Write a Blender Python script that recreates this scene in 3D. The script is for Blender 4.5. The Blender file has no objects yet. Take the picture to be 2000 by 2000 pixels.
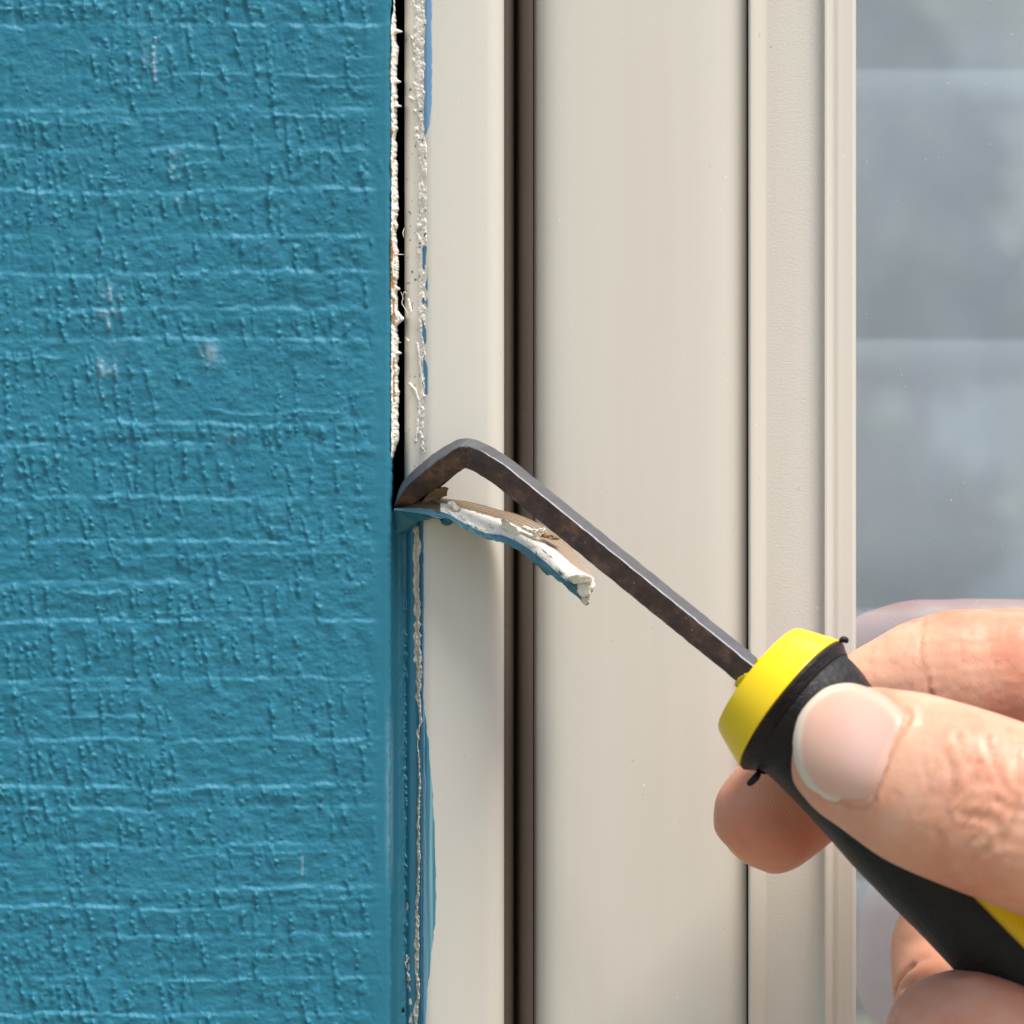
import bpy, bmesh, math, random
import numpy as np
from mathutils import Vector
from mathutils.bvhtree import BVHTree

# ------------------------------------------------------------------ scale
D = 0.5                 # camera to window plane (m)
K = 0.125 / 2000        # metres per photo pixel on the window plane
Z0 = 1.2                # height of the picture centre above the lawn

def W(px, py, y):
    s = (D + y) / D
    return ((px - 1000) * K * s, y, Z0 - (py - 1000) * K * s)

def WA(px, py, y):
    px, py, y = np.broadcast_arrays(np.asarray(px, float), np.asarray(py, float), np.asarray(y, float))
    s = (D + y) / D
    return np.stack([(px - 1000) * K * s, y, Z0 - (py - 1000) * K * s], -1)

# ------------------------------------------------------------------ camera, sky, sun
scn = bpy.context.scene
C = scn.collection
cam = bpy.data.cameras.new('camera'); camo = bpy.data.objects.new('camera', cam); C.objects.link(camo)
camo.location = (0, -D, Z0); camo.rotation_euler = (math.radians(90), 0, 0)
cam.sensor_width = 36; cam.lens = 36 * D / 0.125
cam.clip_start = 0.01; cam.clip_end = 500
cam.dof.use_dof = True; cam.dof.focus_distance = D - 0.004; cam.dof.aperture_fstop = 42
scn.camera = camo

SUN_EL, SUN_AZ = math.radians(65), math.radians(40)    # azimuth measured from the camera's back, to the right
world = bpy.data.worlds.new('World'); scn.world = world; world.use_nodes = True
wn = world.node_tree
sky = wn.nodes.new('ShaderNodeTexSky'); sky.sky_type = 'NISHITA'; sky.sun_disc = False
sky.sun_elevation = SUN_EL; sky.sun_rotation = math.radians(180) - SUN_AZ
sky.air_density = 1.0; sky.dust_density = 2.5; sky.ozone_density = 1.0
bg = wn.nodes['Background']; bg.inputs['Strength'].default_value = 0.115
wn.links.new(sky.outputs[0], bg.inputs[0])
sd = bpy.data.lights.new('sun', 'SUN'); sd.energy = 2.9; sd.angle = math.radians(26); sd.color = (1, 0.95, 0.88)
so = bpy.data.objects.new('sun', sd); C.objects.link(so)
sdir = Vector((math.sin(SUN_AZ) * math.cos(SUN_EL), -math.cos(SUN_AZ) * math.cos(SUN_EL), math.sin(SUN_EL)))
so.rotation_euler = sdir.to_track_quat('Z', 'Y').to_euler(); so.location = (1, -3, 4)
scn.view_settings.view_transform = 'Standard'; scn.view_settings.look = 'None'
scn.view_settings.exposure = 0.68; scn.view_settings.gamma = 1

# ------------------------------------------------------------------ helpers
def mesh_obj(name, verts, faces, mat, parent=None, smooth=True, midx=None):
    me = bpy.data.meshes.new(name)
    me.from_pydata([tuple(v) for v in verts], [], [tuple(f) for f in faces])
    for m in (mat if isinstance(mat, (list, tuple)) else [mat]): me.materials.append(m)
    if midx is not None: me.polygons.foreach_set('material_index', np.asarray(midx, dtype=np.int32))
    me.polygons.foreach_set('use_smooth', np.full(len(me.polygons), smooth))
    me.update()
    o = bpy.data.objects.new(name, me); C.objects.link(o)
    if parent: o.parent = parent
    return o

def big_grid(name, P, mat, parent=None, keep=None, attrs=None, flip=False):
    R, Cc = P.shape[:2]
    idx = np.arange(R * Cc).reshape(R, Cc)
    q = np.stack([idx[:-1, :-1], idx[1:, :-1], idx[1:, 1:], idx[:-1, 1:]], -1)
    if flip: q = q[..., ::-1]
    if keep is not None: q = q[keep]
    q = q.reshape(-1, 4)
    used = np.unique(q); remap = -np.ones(R * Cc, int); remap[used] = np.arange(len(used)); q = remap[q]
    V = P.reshape(-1, 3)[used]
    me = bpy.data.meshes.new(name)
    me.vertices.add(len(V)); me.vertices.foreach_set('co', V.ravel().astype(np.float32))
    me.loops.add(q.size); me.loops.foreach_set('vertex_index', q.ravel().astype(np.int32))
    me.polygons.add(len(q)); me.polygons.foreach_set('loop_start', np.arange(0, q.size, 4, dtype=np.int32))
    me.polygons.foreach_set('loop_total', np.full(len(q), 4, dtype=np.int32))
    me.update(calc_edges=True); me.validate()
    me.polygons.foreach_set('use_smooth', np.ones(len(me.polygons), bool))
    for k, a in (attrs or {}).items():
        at = me.attributes.new(k, 'FLOAT', 'POINT')
        at.data.foreach_set('value', np.asarray(a, float).reshape(-1)[used].astype(np.float32))
    me.materials.append(mat)
    o = bpy.data.objects.new(name, me); C.objects.link(o)
    if parent: o.parent = parent
    return o

def tag(o, label=None, cat=None, group=None, kind=None):
    if label: o['label'] = label
    if cat: o['category'] = cat
    if group: o['group'] = group
    if kind: o['kind'] = kind
    return o

def empty(name, loc, label, cat):
    o = bpy.data.objects.new(name, None); o.empty_display_size = 0.01
    C.objects.link(o); o.location = (0, 0, 0)
    o['base'] = list(loc)
    return tag(o, label, cat)

def box(x0, x1, y0, y1, z0, z1):
    v = [(x, y, z) for x in (x0, x1) for y in (y0, y1) for z in (z0, z1)]
    f = [(0, 1, 3, 2), (4, 6, 7, 5), (0, 4, 5, 1), (2, 3, 7, 6), (0, 2, 6, 4), (1, 5, 7, 3)]
    return v, f

def boxes(name, bs, mat, parent=None):
    V, F = [], []
    for b in bs:
        v, f = box(*b); n = len(V); V += v; F += [tuple(i + n for i in q) for q in f]
    return mesh_obj(name, V, F, mat, parent, smooth=False)

def hsh(ix, iy, seed):
    n = (ix.astype(np.int64) * 374761393 + iy.astype(np.int64) * 668265263 + seed * 1442695041) & 0xffffffff
    n = ((n ^ (n >> 13)) * 1274126177) & 0xffffffff
    n = (n ^ (n >> 16)) & 0xffff
    return n / 65535.0

def vn(x, y, seed=0):
    x, y = np.broadcast_arrays(np.asarray(x, float), np.asarray(y, float))
    ix, iy = np.floor(x).astype(int), np.floor(y).astype(int)
    fx, fy = x - ix, y - iy
    fx = fx * fx * (3 - 2 * fx); fy = fy * fy * (3 - 2 * fy)
    a, b = hsh(ix, iy, seed), hsh(ix + 1, iy, seed); c, d = hsh(ix, iy + 1, seed), hsh(ix + 1, iy + 1, seed)
    return ((a * (1 - fx) + b * fx) * (1 - fy) + (c * (1 - fx) + d * fx) * fy) * 2 - 1

def fbm(x, y, seed=0, o=4):
    s, a = 0, 1.0
    for i in range(o):
        s = s + a * vn(x * 2 ** i + 17.3 * i, y * 2 ** i + 9.1 * i, seed + i); a *= 0.5
    return s

def sstep(a, b, x):
    t = np.clip((x - a) / (b - a), 0, 1); return t * t * (3 - 2 * t)

def crom(pts, n):
    pts = np.array(pts, float); P = np.vstack([2 * pts[0] - pts[1], pts, 2 * pts[-1] - pts[-2]])
    out = []
    for i in range(1, len(P) - 2):
        t = np.linspace(0, 1, n, endpoint=False)[:, None]
        p0, p1, p2, p3 = P[i - 1], P[i], P[i + 1], P[i + 2]
        out.append(0.5 * (2 * p1 + (p2 - p0) * t + (2 * p0 - 5 * p1 + 4 * p2 - p3) * t ** 2 + (3 * p1 - p0 - 3 * p2 + p3) * t ** 3))
    out.append(pts[-1][None]); return np.vstack(out)

# ------------------------------------------------------------------ materials
class NT:
    def __init__(s, name):
        s.m = bpy.data.materials.new(name); s.m.use_nodes = True; s.t = s.m.node_tree
        s.b = s.t.nodes['Principled BSDF']
        s.co = s.n('ShaderNodeTexCoord').outputs['Object']
    def n(s, k, **kw):
        x = s.t.nodes.new(k)
        for a, v in kw.items(): setattr(x, a, v)
        return x
    def l(s, a, b): s.t.links.new(a, b)
    def noise(s, scale, detail=4, rough=0.55, vec=None, dist=0):
        x = s.n('ShaderNodeTexNoise'); x.inputs['Scale'].default_value = scale; x.inputs['Detail'].default_value = detail
        x.inputs['Roughness'].default_value = rough; x.inputs['Distortion'].default_value = dist
        s.l(vec or s.co, x.inputs['Vector']); return x.outputs['Fac']
    def mapv(s, scale):
        x = s.n('ShaderNodeMapping'); x.inputs['Scale'].default_value = scale; s.l(s.co, x.inputs['Vector']); return x.outputs[0]
    def ramp(s, fac, stops):
        x = s.n('ShaderNodeValToRGB'); e = x.color_ramp.elements
        while len(e) < len(stops): e.new(0.5)
        for q, (p, c) in zip(e, stops):
            q.position = p; q.color = (*c, 1) if not isinstance(c, (int, float)) else (c, c, c, 1)
        s.l(fac, x.inputs[0]); return x.outputs[0]
    def mix(s, fac, a, b):
        x = s.n('ShaderNodeMix', data_type='RGBA')
        for sock, v in ((x.inputs[0], fac), (x.inputs[6], a), (x.inputs[7], b)):
            if isinstance(v, (int, float)): sock.default_value = v
            elif isinstance(v, tuple): sock.default_value = (*v, 1)
            else: s.l(v, sock)
        return x.outputs[2]
    def attr(s, name):
        x = s.n('ShaderNodeAttribute', attribute_name=name); return x.outputs['Fac']
    def math(s, op, a, b):
        x = s.n('ShaderNodeMath', operation=op)
        for i, v in enumerate((a, b)):
            if isinstance(v, (int, float)): x.inputs[i].default_value = v
            else: s.l(v, x.inputs[i])
        return x.outputs[0]
    def bump(s, h, dist, strength=1.0, prev=None):
        x = s.n('ShaderNodeBump'); x.inputs['Strength'].default_value = strength; x.inputs['Distance'].default_value = dist
        s.l(h, x.inputs['Height'])
        if prev: s.l(prev, x.inputs['Normal'])
        return x.outputs[0]
    def fin(s, color=None, rough=None, normal=None, **kw):
        B = s.b.inputs
        if isinstance(color, tuple): B['Base Color'].default_value = (*color, 1)
        elif color: s.l(color, B['Base Color'])
        if isinstance(rough, (int, float)): B['Roughness'].default_value = rough
        elif rough: s.l(rough, B['Roughness'])
        if normal: s.l(normal, B['Normal'])
        for k, v in kw.items(): B[k.replace('_', ' ')].default_value = v
        return s.m

BLUE = (0.040, 0.190, 0.300)
def mat_blue():
    s = NT('blue_paint')
    c = s.mix(s.noise(60, 5), (0.014, 0.158, 0.232), (0.022, 0.188, 0.282))
    c = s.mix(s.math('MULTIPLY', s.attr('wear_highlight'), 0.55), c, (0.25, 0.40, 0.50))  # worn grain plus the painted highlight of the rounded edge
    b = s.bump(s.noise(1500, 5, 0.65, s.mapv((1, 1, 0.45))), 0.00007, 0.9)
    b = s.bump(s.noise(6500, 3), 0.000018, 0.8, b)
    return s.fin(c, s.ramp(s.noise(300, 3), [(0.3, 0.50), (0.7, 0.64)]), b, Specular_IOR_Level=0.36)
def mat_bead():
    s = NT('painted_caulk')
    c = s.mix(s.noise(90, 4), (0.020, 0.140, 0.205), (0.030, 0.165, 0.245))
    cr = s.mix(s.noise(900, 5), (0.42, 0.35, 0.25), (0.78, 0.72, 0.60))
    c = s.mix(s.attr('cream'), c, cr)
    c = s.mix(s.attr('hole'), c, (0.10, 0.05, 0.02))
    c = s.mix(s.math('MULTIPLY', s.attr('wear_highlight'), 0.7), c, (0.45, 0.52, 0.60))  # painted edge highlight, mixed in as a paler colour
    return s.fin(c, 0.42, s.bump(s.noise(2200, 5), 0.00004, 0.8))
def mat_vinyl(grain=0.0):
    s = NT('cream_vinyl' if not grain else 'grained_vinyl')
    c = s.mix(s.noise(14, 3, 0.5, s.mapv((1, 1, 0.15))), (0.600, 0.570, 0.495), (0.635, 0.612, 0.550))
    c = s.mix(s.ramp(s.noise(70, 5, 0.6, s.mapv((1, 1, 0.03))), [(0.5, 0.0), (0.75, 0.3)]), c, (0.52, 0.46, 0.37))
    sp = s.ramp(s.noise(1100, 2, 0.4), [(0.76, 0.0), (0.80, 1.0)])
    c = s.mix(s.math('MULTIPLY', sp, 0.35), c, (0.25, 0.2, 0.15))
    sp2 = s.ramp(s.noise(1330, 2, 0.4, s.mapv((1.1, 1, 0.9))), [(0.765, 0.0), (0.80, 1.0)])
    c = s.mix(s.math('MULTIPLY', sp2, 0.6), c, (0.88, 0.88, 0.86))
    b = s.bump(s.noise(120, 3, 0.5, s.mapv((1, 1, 0.2))), 0.00010, 0.35)
    if grain:
        b = s.bump(s.noise(2600, 3, 0.6, s.mapv((0.9, 1, 1.5)), 0.5), 0.00005, 0.7, b)
    else:
        b = s.bump(s.noise(2500, 3), 0.000012, 0.6, b)
    return s.fin(c, 0.38, b)
def mat_simple(name, c1, c2, scale, rough, bs=None, bd=0.0001, metallic=0.0, **kw):
    s = NT(name); c = s.mix(s.noise(scale, 5), c1, c2)
    b = s.bump(s.noise(bs, 4), bd, 0.8) if bs else None
    return s.fin(c, rough, b, Metallic=metallic, **kw)
def mat_residue():
    s = NT('dried_caulk')
    c = s.mix(s.noise(1200, 5), (0.66, 0.60, 0.50), (0.92, 0.91, 0.87))
    c = s.mix(s.attr('blue'), c, (0.06, 0.22, 0.36))
    c = s.mix(s.attr('wood'), c, (0.34, 0.17, 0.055))
    return s.fin(c, 0.6, s.bump(s.noise(2600, 4), 0.00005, 0.9))
def mat_strip():
    s = NT('peeled_caulk')
    lay = s.n('ShaderNodeTexWave', wave_type='BANDS'); lay.bands_direction = 'X'
    cb = s.n('ShaderNodeCombineXYZ'); s.l(s.attr('vv'), cb.inputs[0]); s.l(s.math('MULTIPLY', s.attr('uu'), 0.4), cb.inputs[1])
    s.l(cb.outputs[0], lay.inputs['Vector'])
    lay.inputs['Scale'].default_value = 0.55; lay.inputs['Distortion'].default_value = 1.6; lay.inputs['Detail'].default_value = 3
    lf = lay.outputs['Fac']
    blue = s.mix(lf, (0.018, 0.105, 0.135), (0.12, 0.29, 0.38))
    cream = s.mix(s.noise(700, 5), (0.80, 0.73, 0.58), (0.95, 0.94, 0.88))
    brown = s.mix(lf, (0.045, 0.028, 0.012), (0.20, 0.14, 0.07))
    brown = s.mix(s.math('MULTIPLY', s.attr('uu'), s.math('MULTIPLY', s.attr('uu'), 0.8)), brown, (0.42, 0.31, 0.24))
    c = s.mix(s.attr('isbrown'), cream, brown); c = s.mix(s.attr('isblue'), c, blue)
    b = s.bump(lf, 0.00012, 0.5); b = s.bump(s.noise(1800, 5), 0.00008, 0.8, b)
    return s.fin(c, 0.55, b, Subsurface_Weight=0.05, Subsurface_Scale=0.001)
def mat_skin():
    s = NT('skin')
    c = s.mix(s.ramp(s.noise(75, 4), [(0.35, 0.0), (0.68, 1.0)]), (0.79, 0.430, 0.285), (0.67, 0.255, 0.155))
    c = s.mix(s.ramp(s.noise(260, 3), [(0.5, 0.0), (0.8, 0.5)]), c, (0.72, 0.50, 0.38))
    c = s.mix(s.math('MULTIPLY', s.attr('red'), 0.85), c, (0.50, 0.135, 0.075))
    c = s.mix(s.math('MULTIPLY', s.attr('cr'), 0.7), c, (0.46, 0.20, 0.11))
    v = s.n('ShaderNodeTexVoronoi', feature='DISTANCE_TO_EDGE'); v.inputs['Scale'].default_value = 900
    mp = s.n('ShaderNodeMapping'); mp.inputs['Scale'].default_value = (1, 1, 0.6); s.l(s.co, mp.inputs[0])
    s.l(mp.outputs[0], v.inputs['Vector'])
    b = s.bump(s.ramp(v.outputs['Distance'], [(0.0, 0.0), (0.12, 1.0)]), 0.000016, 0.5)
    w = s.n('ShaderNodeTexWave', wave_type='RINGS'); w.inputs['Scale'].default_value = 1.0
    m2 = s.n('ShaderNodeMapping'); m2.inputs['Location'].default_value = (-0.0345 * 840, 0, -(Z0 - 0.0330) * 840); m2.inputs['Scale'].default_value = (840, 840, 840)
    s.l(s.co, m2.inputs[0]); s.l(m2.outputs[0], w.inputs['Vector']); w.rings_direction = 'Y'
    w.inputs['Distortion'].default_value = 5; w.inputs['Detail'].default_value = 3; w.inputs['Detail Scale'].default_value = 0.12
    hh = s.math('MULTIPLY', w.outputs['Fac'], s.attr('print'))
    b = s.bump(hh, 0.000016, 0.9, b)
    b = s.bump(s.noise(700, 4), 0.00006, 0.6, b)
    return s.fin(c, s.ramp(s.noise(500, 3), [(0.3, 0.38), (0.7, 0.55)]), b, Specular_IOR_Level=0.4, Subsurface_Weight=0.15, Subsurface_Radius=(1.0, 0.32, 0.18), Subsurface_Scale=0.0022)
def mat_nail():
    s = NT('nail')
    c = s.mix(s.noise(110, 3), (0.72, 0.40, 0.30), (0.78, 0.50, 0.37))
    c = s.mix(s.attr('lun'), c, (0.76, 0.52, 0.47))
    c = s.mix(s.attr('free'), c, (0.78, 0.65, 0.50))
    b = s.bump(s.noise(500, 2, 0.5, s.mapv((0.25, 1, 1))), 0.00004, 0.4)
    return s.fin(c, 0.36, b, Subsurface_Weight=0.12, Subsurface_Radius=(1.0, 0.7, 0.6), Subsurface_Scale=0.0006, Coat_Weight=0.1, Coat_Roughness=0.3)
def mat_rust():
    s = NT('rusty_steel')
    n = s.noise(420, 6, 0.65)
    c = s.ramp(n, [(0.30, (0.026, 0.018, 0.016)), (0.52, (0.068, 0.038, 0.030)), (0.70, (0.17, 0.095, 0.062))])
    sp = s.ramp(s.noise(2600, 2), [(0.72, 0.0), (0.76, 1.0)])
    c = s.mix(s.math('MULTIPLY', sp, 0.6), c, (0.60, 0.48, 0.36))
    b = s.bump(s.noise(1500, 6, 0.7), 0.00012, 1.0)
    return s.fin(c, s.ramp(n, [(0.3, 0.45), (0.7, 0.75)]), b, Metallic=0.15)
def mat_steel():
    s = NT('bare_steel')
    c = s.mix(s.noise(500, 5), (0.13, 0.13, 0.145), (0.22, 0.22, 0.24))
    c = s.mix(s.ramp(s.noise(180, 6, 0.7), [(0.62, 0.0), (0.72, 0.6)]), c, (0.16, 0.09, 0.06))
    return s.fin(c, 0.42, s.bump(s.noise(1800, 4), 0.00003, 0.7), Metallic=0.75)
def mat_rubber():
    s = NT('black_rubber')
    m = s.mapv((1, 1, 1))
    b = s.bump(s.noise(1300, 5, 0.7, m, 1.2), 0.00016, 0.9)
    c = s.mix(s.ramp(s.noise(300, 5), [(0.6, 0.0), (0.8, 0.5)]), (0.007, 0.006, 0.006), (0.035, 0.024, 0.018))
    return s.fin(c, 0.40, b, Specular_IOR_Level=0.32)

M_BLUE, M_BEAD, M_VINYL, M_GRAIN = mat_blue(), mat_bead(), mat_vinyl(), mat_vinyl(1.0)
M_RES, M_STRIP, M_SKIN, M_NAIL = mat_residue(), mat_strip(), mat_skin(), mat_nail()
M_RUST, M_STEEL, M_RUB = mat_rust(), mat_steel(), mat_rubber()
M_RUST2 = mat_simple('dark_blade_steel', (0.012, 0.007, 0.005), (0.04, 0.022, 0.016), 500, 0.5, 1500, 0.0001)
M_YEL = mat_simple('yellow_plastic', (0.86, 0.58, 0.003), (0.92, 0.66, 0.005), 60, 0.34, 1200, 0.00002)
M_FLASH = mat_simple('yellow_flash', (0.50, 0.42, 0.01), (0.62, 0.55, 0.02), 400, 0.35, 1500, 0.00005)
M_GASK = mat_simple('dark_gasket', (0.050, 0.038, 0.028), (0.080, 0.060, 0.045), 40, 0.5, 900, 0.00003)
M_DARK = mat_simple('dark_cavity', (0.006, 0.004, 0.003), (0.012, 0.008, 0.006), 40, 0.9)
def mat_smear():
    s = NT('blue_smear')
    f = s.ramp(s.noise(2600, 3, 0.6, s.mapv((1, 1, 0.012))), [(0.42, 0.0), (0.66, 1.0)])
    return s.fin(s.mix(f, (0.045, 0.20, 0.27), (0.25, 0.47, 0.52)), 0.4, s.bump(f, 0.00002, 0.5))
M_SMEAR = mat_smear()
M_SMEAR2 = mat_simple('thin_blue_smear', (0.12, 0.26, 0.44), (0.17, 0.33, 0.52), 150, 0.4, 1500, 0.00003)
M_LAWN = mat_simple('lawn_grass', (0.30, 0.36, 0.12), (0.40, 0.44, 0.18), 3, 0.9, 60, 0.01)
M_BOUNCE = mat_simple('bounce_beige', (0.21, 0.170, 0.125), (0.29, 0.24, 0.18), 5, 0.85, 90, 0.003)  # beige for the added slab that bounces warm light
M_SIDING = mat_simple('pale_siding', (0.66, 0.72, 0.86), (0.76, 0.80, 0.92), 1.2, 0.7)
M_WHITE = mat_simple('white_trim', (0.70, 0.72, 0.70), (0.76, 0.78, 0.76), 2, 0.6)
M_LEAF = mat_simple('leaf', (0.10, 0.19, 0.07), (0.17, 0.27, 0.11), 4, 0.6)
M_BARK = mat_simple('bark', (0.12, 0.09, 0.06), (0.2, 0.15, 0.11), 8, 0.9)
M_ROOM = mat_simple('room_paint', (0.7, 0.72, 0.74), (0.75, 0.77, 0.78), 2, 0.8)
M_BLIND = mat_simple('blind_slat', (0.72, 0.77, 0.90), (0.82, 0.86, 0.95), 9, 0.5)

def mat_glass():
    s = NT('window_glass')
    t = s.t; t.nodes.remove(s.b)
    tr = s.n('ShaderNodeBsdfTransparent'); tr.inputs[0].default_value = (0.88, 0.94, 0.95, 1)
    gl = s.n('ShaderNodeBsdfGlossy'); gl.inputs['Roughness'].default_value = 0.0; gl.inputs[0].default_value = (0.93, 0.97, 1, 1)
    mx = s.n('ShaderNodeMixShader'); mx.inputs[0].default_value = 0.46
    s.l(tr.outputs[0], mx.inputs[1]); s.l(gl.outputs[0], mx.inputs[2])
    df = s.n('ShaderNodeBsdfDiffuse'); df.inputs[0].default_value = (0.60, 0.70, 0.80, 1)  # bluish veil added to brighten the glass like a milky sky reflection
    m2 = s.n('ShaderNodeMixShader')
    dust = s.ramp(s.noise(1900, 2, 0.4), [(0.745, 0.0), (0.79, 0.4)])
    f = s.math('ADD', s.math('MULTIPLY', dust, s.ramp(s.noise(55, 2), [(0.45, 0.0), (0.6, 1.0)])), s.math('MULTIPLY', s.ramp(s.noise(40, 4), [(0.2, 0.6), (0.8, 1.0)]), 0.45))
    s.l(f, m2.inputs[0]); s.l(mx.outputs[0], m2.inputs[1]); s.l(df.outputs[0], m2.inputs[2])
    s.l(m2.outputs[0], t.nodes['Material Output'].inputs[0])
    return s.m
M_GLASS = mat_glass()

# ------------------------------------------------------------------ the ground and what the glass mirrors
tag(mesh_obj('ground', [(-60, -120, 0), (60, -120, 0), (60, 60, 0), (-60, 60, 0)], [(0, 1, 2, 3)], M_LAWN), kind='structure')
tag(mesh_obj('bounce_slab', [(-7, -5.5, 0.004), (7, -5.5, 0.004), (7, 0, 0.004), (-7, 0, 0.004)], [(0, 1, 2, 3)], M_BOUNCE), kind='structure')  # unseen slab added to bounce warm light up at the wall

# ------------------------------------------------------------------ blue trim board
rng = np.random.default_rng(7); random.seed(5)
YB = -0.0062
u = np.arange(-120, 765.1, 1.9); v = np.arange(-130, 2130.1, 1.9)
U, V = np.meshgrid(u, v)
h = np.zeros_like(U)
ledges = []; y = -140
marks = [50, 215, 290, 375, 465, 535, 605, 665, 830, 870, 975, 1060, 1140, 1215, 1330, 1448, 1540, 1582, 1655, 1740, 1775, 1830, 1915, 1985]
ledges = [-90, -20] + marks + [2060, 2120]
WVY = V + 6 * vn(U / 160, V / 400, 3) + 4.0 * vn(U / 37, V / 90, 4) + 2.2 * vn(U / 13, V / 40, 6) + 1.0 * vn(U / 5.5, V / 16, 7)
for i in range(len(ledges) - 1):
    a, b = ledges[i], ledges[i + 1]
    amp = (3.8 + 2.4 * rng.random()) * (0.42 + 0.58 * sstep(-0.35, 0.45, vn(U / 170 + 31 * i, V / 900, 11 + i)))
    t = (WVY - a) / (b - a)
    h += np.where((t > -0.2) & (t <= 1), amp * (0.8 + 0.6 * vn(U / 24, V / 60, 12 + i)) * sstep(-8.0 / (b - a), 3.0 / (b - a), t) * (1 - np.clip(t, 0, 1)) ** 0.8, 0)
for i in range(45):        # short partial ledges
    yc = rng.uniform(-100, 2100); xc = rng.uniform(-100, 740); L = rng.uniform(40, 170); a = rng.uniform(0.8, 2.2)
    d = WVY - yc
    e = sstep(0, 1, (L - np.abs(U - xc)) / 30)
    h += a * e * np.where(d < 0, sstep(-7, 1, d), np.exp(-np.clip(d, 0, None) / 16))
def stamp(xc, yc, rx, ry, amp, lean=0.0, sharp=2.0):
    c0, c1 = np.searchsorted(u, (xc - 3 * rx - abs(lean) * ry * 2, xc + 3 * rx + abs(lean) * ry * 2))
    r0, r1 = np.searchsorted(v, (yc - 2.2 * ry, yc + 2.2 * ry))
    if c1 <= c0 or r1 <= r0: return
    uu = U[r0:r1, c0:c1] - xc; vv = V[r0:r1, c0:c1] - yc
    q = np.abs((uu - lean * vv) / rx) ** sharp + np.abs(vv / ry) ** (sharp + 1)
    h[r0:r1, c0:c1] += amp * np.exp(-q)
wear_highlight = np.zeros_like(U)
for i in range(len(ledges) - 1):
    a, b = ledges[i], ledges[i + 1]; x = -120
    phase = rng.random() * 100
    while x < 745:
        dens = 0.72 - 0.00052 * x
        x += rng.uniform(12, 27) / max(dens, 0.3) * 0.8
        g = float(vn(np.array(x / 110.0 + phase), np.array(i * 3.7), 5))
        if g < -0.25 and rng.random() < 0.75: continue
        L = (b - a) * rng.uniform(0.25, 0.95); top = a + (b - a) * rng.uniform(0.02, 0.45)
        lean = rng.uniform(-0.02, 0.28); A = rng.uniform(0.9, 2.9)
        yy = top; xx = x
        while yy < top + L:
            seg = rng.uniform(6, 15)
            stamp(xx + rng.normal(0, 2.4), yy, rng.uniform(2.8, 5.2), seg * 0.72, A * rng.uniform(0.15, 1.15), lean)
            if rng.random() < 0.75:
                r_ = rng.uniform(2.6, 5.0); stamp(xx + rng.normal(1.0, 3.0), yy + rng.uniform(-3, 3), r_, r_ * rng.uniform(0.9, 1.7), rng.uniform(0.9, 3.0))
            if rng.random() < 0.35: stamp(xx - rng.uniform(5, 9), yy, rng.uniform(3.5, 6), seg * 0.7, -A * rng.uniform(0.15, 0.45), lean)
            yy += seg; xx += lean * seg * 0.6 + rng.normal(0, 0.8)
for i in range(2600):
    x0, y0 = rng.uniform(-110, 745), rng.uniform(-120, 2120)
    if vn(np.array(x0 / 60), np.array(y0 / 45), 8) < -0.1: continue
    r = rng.uniform(1.9, 4.2); stamp(x0, y0, r, r * rng.uniform(0.9, 1.6), rng.uniform(0.5, 2.0))
for i in range(420):
    stamp(rng.uniform(-110, 740), rng.uniform(-120, 2120), rng.uniform(3, 9), rng.uniform(10, 34), rng.uniform(-1.8, -0.5), rng.uniform(-0.1, 0.3))
h *= 1.12
h += 1.1 * fbm(U / 24, V / 14, 21, 3) + 0.35 * fbm(U / 6.5, V / 9.5, 31, 3) + 0.8 * fbm(U / 70, V / 60, 41, 2)
smooth = sstep(752, 705, U)
h = h * (0.12 + 0.88 * smooth) + (1 - smooth) * 0.8
# worn pale patches on the highest grain
pk = sstep(2.0, 5.5, h)
def patch(x, y, rx, ry): return np.exp(-((U - x) / rx) ** 2 - ((V - y) / ry) ** 2)
wear_highlight = pk * np.clip(patch(302, 110, 22, 80) + patch(215, 610, 18, 110) + patch(205, 720, 14, 70) + patch(450, 870, 20, 16) + patch(410, 690, 16, 20)
                    + 0.5 * patch(130, 160, 25, 40) + 0.6 * patch(345, 330, 12, 60), 0, 1)
wear_highlight = np.clip(wear_highlight * 1.3 + 0.8 * np.exp(-((U - 757) / 4.5) ** 2) * sstep(1330, 1480, V) * sstep(1760, 1640, V) * (0.6 + 0.4 * vn(U / 5, V / 20, 2)), 0, 1)  # second term paints the rounded edge's pale highlight into the colour
wear_highlight = wear_highlight + np.where((np.abs(U - 590) < 3) & (np.abs(V - 1690) < 20), 0.6, 0)
Rr = 13.0
edge = np.clip(U - (765 - Rr), 0, Rr)
jag = 1.5 * vn(V / 30, U * 0, 77) + 1.0 * vn(V / 8, U * 0, 78)
drop = Rr - np.sqrt(np.clip(Rr ** 2 - edge ** 2, 0, None))
depth = YB - h * K * 0.96 + drop * K
P = WA(U + jag * edge / Rr, V, depth)
side = P[:, -1:, :].copy(); side2 = side.copy(); side2[..., 1] = -0.001; side3 = side.copy(); side3[..., 1] = 0.016
left = P[:, :1, :].copy(); left[..., 1] = YB + 0.0
lefts = []
P = np.concatenate([P, side2, side3], 1)
wear_highlight2 = np.concatenate([wear_highlight, wear_highlight[:, -1:] * 0, wear_highlight[:, -1:] * 0], 1)
board = empty('trim_board', (-0.04, 0, Z0), 'wide blue painted trim board with rough raised grain, left of the window', 'trim board')
b1 = big_grid('painted_face', P, M_BLUE, board, attrs={'wear_highlight': wear_highlight2})
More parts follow.
